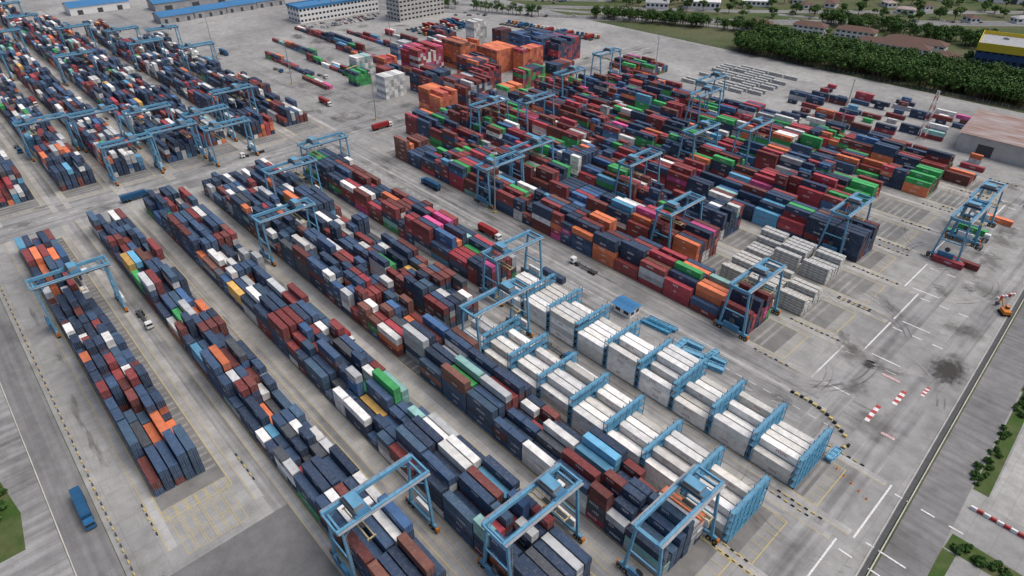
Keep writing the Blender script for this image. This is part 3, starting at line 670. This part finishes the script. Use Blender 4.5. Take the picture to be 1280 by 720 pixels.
# ---------------------------------------------------------------- roads outside
def road(name,pts,w,k='asphalt2',z=-.02,dash=True):
    m=MB(); mk=MB(); V=[Vector(p) for p in pts]
    L=[]
    for i,p in enumerate(V):
        dd=(V[min(i+1,len(V)-1)]-V[max(i-1,0)]).normalized(); L.append(Vector((-dd.y,dd.x)))
    for i in range(len(V)-1):
        a,b=V[i],V[i+1]; m.face([(*(a-L[i]*w/2),z),(*(b-L[i+1]*w/2),z),(*(b+L[i+1]*w/2),z),(*(a+L[i]*w/2),z)],k)
        for s in(-1,1):
            o=w/2-.6; mk.face([(*(a+L[i]*(s*o-.1)),z+.006),(*(b+L[i+1]*(s*o-.1)),z+.006),(*(b+L[i+1]*(s*o+.1)),z+.006),(*(a+L[i]*(s*o+.1)),z+.006)],'white')
            m.beam((*(a+L[i]*s*(w/2+.15)),z+.0),(*(b+L[i+1]*s*(w/2+.15)),z+.0),.3,.26,'concrete')
        if dash:
            n=int((b-a).length/9); dr=(b-a).normalized()
            for j in range(n):
                c=a+(b-a)*(j/n); e=c+dr*4; q=L[i]*.1; mk.face([(*(c-q),z+.006),(*(e-q),z+.006),(*(e+q),z+.006),(*(c+q),z+.006)],'white')
    m.obj(name); mk.obj('lane_markings')
road('highway',[(-900,210),(-760,340),(-598,456),(-475,560),(-351,666),(-156,866),(40,1080)],22)
road('highway',[(-940,240),(-640,490),(-520,592),(-380,712),(-180,920),(0,1120)],14,z=-.03)
road('side_road',[(-560,545),(-470,590),(-300,640),(-120,620),(40,600)],9)
road('side_road',[(-351,720),(-260,760),(-100,760),(60,790)],8,z=-.045)
sheet('car_park',[(-610,560),(-520,640),(-600,740),(-700,640)],-.06,'asphalt2')
sheet('dirt',[(-240,606),(-140,606),(-140,636),(-250,640)],-.07,'dirt')
sheet('pavement',[(-1300,205),(-560,205),(-480,548),(-690,560),(-1300,500)],-.075,'lane')
for i in range(110): place(random.choice(CARS),'car',(-625+random.randint(0,8)*8+random.uniform(-1,1),580+random.randint(0,14)*3.2,-.06),0)
for i in range(50):
    t=random.random(); x=-598+t*442; y=456+t*410; place(random.choice(CARS),'car',(x+random.choice([-5,5]),y-random.choice([-4,4]),0),.75)
for i in range(60): place(random.choice(CARS),'car',(-650+random.randint(0,2)*9,310+random.randint(0,30)*3,0.02),0)
fn=MB()
fp=[(-24,552.5),(-480,551),(-690,403)]
for (x0,y0),(x1,y1) in zip(fp,fp[1:]):
    n=int(math.hypot(x1-x0,y1-y0)/4)
    for i in range(n): 
        x=x0+(x1-x0)*i/n; y=y0+(y1-y0)*i/n; fn.box(x-.08,x+.08,y-.08,y+.08,-.1,2.6,'grey')
    for z in(.4,1.4,2.5): fn.beam((x0,y0,z),(x1,y1,z),.06,.06,'grey')
fn.obj('fence')
# left perimeter road
rw=MB(); rw.face([(-1300,-24,-.046),(60,-17,-.046),(60,-9.2,-.046),(-1300,-9.2,-.046)],'asphalt2')
rw.beam((-1300,-24.2,-.05),(60,-17.2,-.05),.3,.26,'concrete'); rw.obj('perimeter_road')
k=MB(); 
for i in range(190): k.box(-420+i*2.2,-418.9+i*2.2,-7.6,-7.3,0,.55,'yellow' if i%2 else 'dgrey')
k.obj('perimeter_barrier')
sheet('pavement',[(-1300,-300),(60,-300),(60,-17.5),(-1300,-24.5)],-.08,'laney')
g=MB(); g.face([(-188,-80,-.06),(-157,-80,-.06),(-158,-26,-.06),(-172,-24.6,-.06),(-190,-27,-.06)],'grass'); g.obj('verge_grass')
for i in range(40): place(SH,'shrub',(random.uniform(-187,-160),random.uniform(-50,-27),-.07),random.uniform(0,6),sc=[random.uniform(.5,1.4)]*3)
# right perimeter
def ed(y): return -7.8-(y-127)*.0457
dr=MB()
for j in range(64):
    y0=60+j*9; y1=y0+8.9; a=ed(y0); b=ed(y1)
    dr.face([(a-.6,y0,.16),(a+.5,y0,.16),(b+.5,y1,.16),(b-.6,y1,.16)],'dgrey')
    dr.beam((a+1.0,y0,.2),(b+1.0,y1,.2),.3,.4,'concrete'); dr.beam((a-1.0,y0,.1),(b-1.0,y1,.1),.25,.2,'concrete')
dr.obj('storm_drain')
rr=MB(); rr.face([(ed(20)+1.6,20,-.04),(8,20,-.04),(-2.5,300,-.04),(-22,700,-.04),(ed(700)+1.6,700,-.04)],'asphalt2'); rr.obj('perimeter_road')
sheet('pavement',[(8.3,20),(300,20),(300,232),(-.2,232)],-.05,'apron')
gv=MB(); gv.face([(2.4,176,-.03),(6.4,176,-.03),(3.2,262,-.03),(-1.4,300,-.03)],'grass'); gv.face([(3.4,150,-.03),(60,150,-.03),(60,155,-.03),(3.6,156,-.03)],'grass'); gv.face([(4.2,110,-.03),(6.4,110,-.03),(6.4,149.5,-.03),(3.2,149.5,-.03)],'grass'); gv.obj('verge_grass')
for i in range(50): place(SH,'shrub',(random.uniform(1.5,4.5)-.012*(i*2),random.uniform(178,270),-.04),random.uniform(0,6),sc=[random.uniform(.3,.8)]*3)
for i in range(40): place(SH,'shrub',(random.uniform(5,40),random.uniform(150.5,155),-.04),random.uniform(0,6),sc=[random.uniform(.3,.9)]*3)
sheet('pavement',[(7,172),(60,172),(60,262),(3.9,262)],-.028,'runway')
b=MB()
for i in range(16): b.box(4+i*1.6,5.5+i*1.6,168,168.6,-.03,1.0,'red' if i%2 else 'cab')
b.obj('road_barrier')
b=MB()
for i in range(14): 
    t=i/14; x=-52+22*t; y=175-8*t+3*math.sin(t*3); b.box(x,x+1.1,y-.4,y+.4,.02,.75,'yellow' if i%2 else 'black')
for i in range(6): b.box(-29-i*.5,-28.2-i*.5,165-i*1.6,166-i*1.6,.02,.75,'yellow' if i%2 else 'black')
b.obj('yellow_black_barrier')
b=MB()
for i in range(5):
    for s in(0,1): b.box(-22+i*.9,-21.2+i*.9,286+i*2+s,286.8+i*2+s,.02,1.1,'red' if (i+s)%2 else 'cab')
b.obj('road_barrier')
mk=MB()
for x,y,w,h in((-30,180,1.5,10),(-27,194,1.6,9),(-24,178,4,1.2),(-35,206,6,1.2),(-22,205,1.2,6)):
    for i in range(6): rect(mk,x,x+w,y+i*h/6,y+(i+1)*h/6,.155,'red' if i%2 else 'white')
mk.obj('crossing_markings')
def cone():
    m=MB(); m.box(-.3,.3,-.3,.3,0,.06,'orange'); m.cyl((0,0,.06),(0,0,.45),.22,'orange',10,.12); m.cyl((0,0,.45),(0,0,.6),.12,'cab',10,.09); m.cyl((0,0,.6),(0,0,.85),.09,'orange',10,.03); return m.mesh('traffic_cone')
CN=cone()
for i in range(10): place(CN,'traffic_cone',(-40+i*2.6,160-i*1.1,.02),0,sc=(1.2,1.2,1.2))
def frame(L,w,h,k='parts'):
    m=MB()
    for s in(-1,1):
        for z in(.2,h): m.beam((-L/2,s*w/2,z),(L/2,s*w/2,z),.25,.3,k)
        n=int(L/2)
        for i in range(n+1): m.beam((-L/2+i*L/n,s*w/2,.2),(-L/2+i*L/n,s*w/2,h),.18,.18,k)
    n=int(L/2)
    for i in range(n+1): m.beam((-L/2+i*L/n,-w/2,h),(-L/2+i*L/n,w/2,h),.2,.2,k)
    m.box(-L/2,L/2,-w/2+.2,w/2-.2,.5,h-.4,k); return m.mesh('spreader_frame')
FR=[frame(9,2.4,1.6),frame(12,2.2,1.2,'rack'),frame(6,2,1.8,'parts')]
for x,y,r,i in((-104,170,.1,1),(-103,173,.1,1),(-91,167,1.6,0),(-87,171,.1,2),(-84,167,.2,0),(-80,171,1.5,2),(-84,163.5,0,0),(-77,166,.2,0),(-77,170,.1,2),(-30,158,1.5,2)): place(FR[i],'spreader_frame',(x,y,.03),r)
cont(-154,166,.03,NAVY,C40)
for x,y,c in((-45,300,CRIM),(-40,304,DRED),(-50,330,GRN),(-47,340,GRN),(-42,360,ORG)): cont(x,y,.03,c,C40)
print('containers',NC)
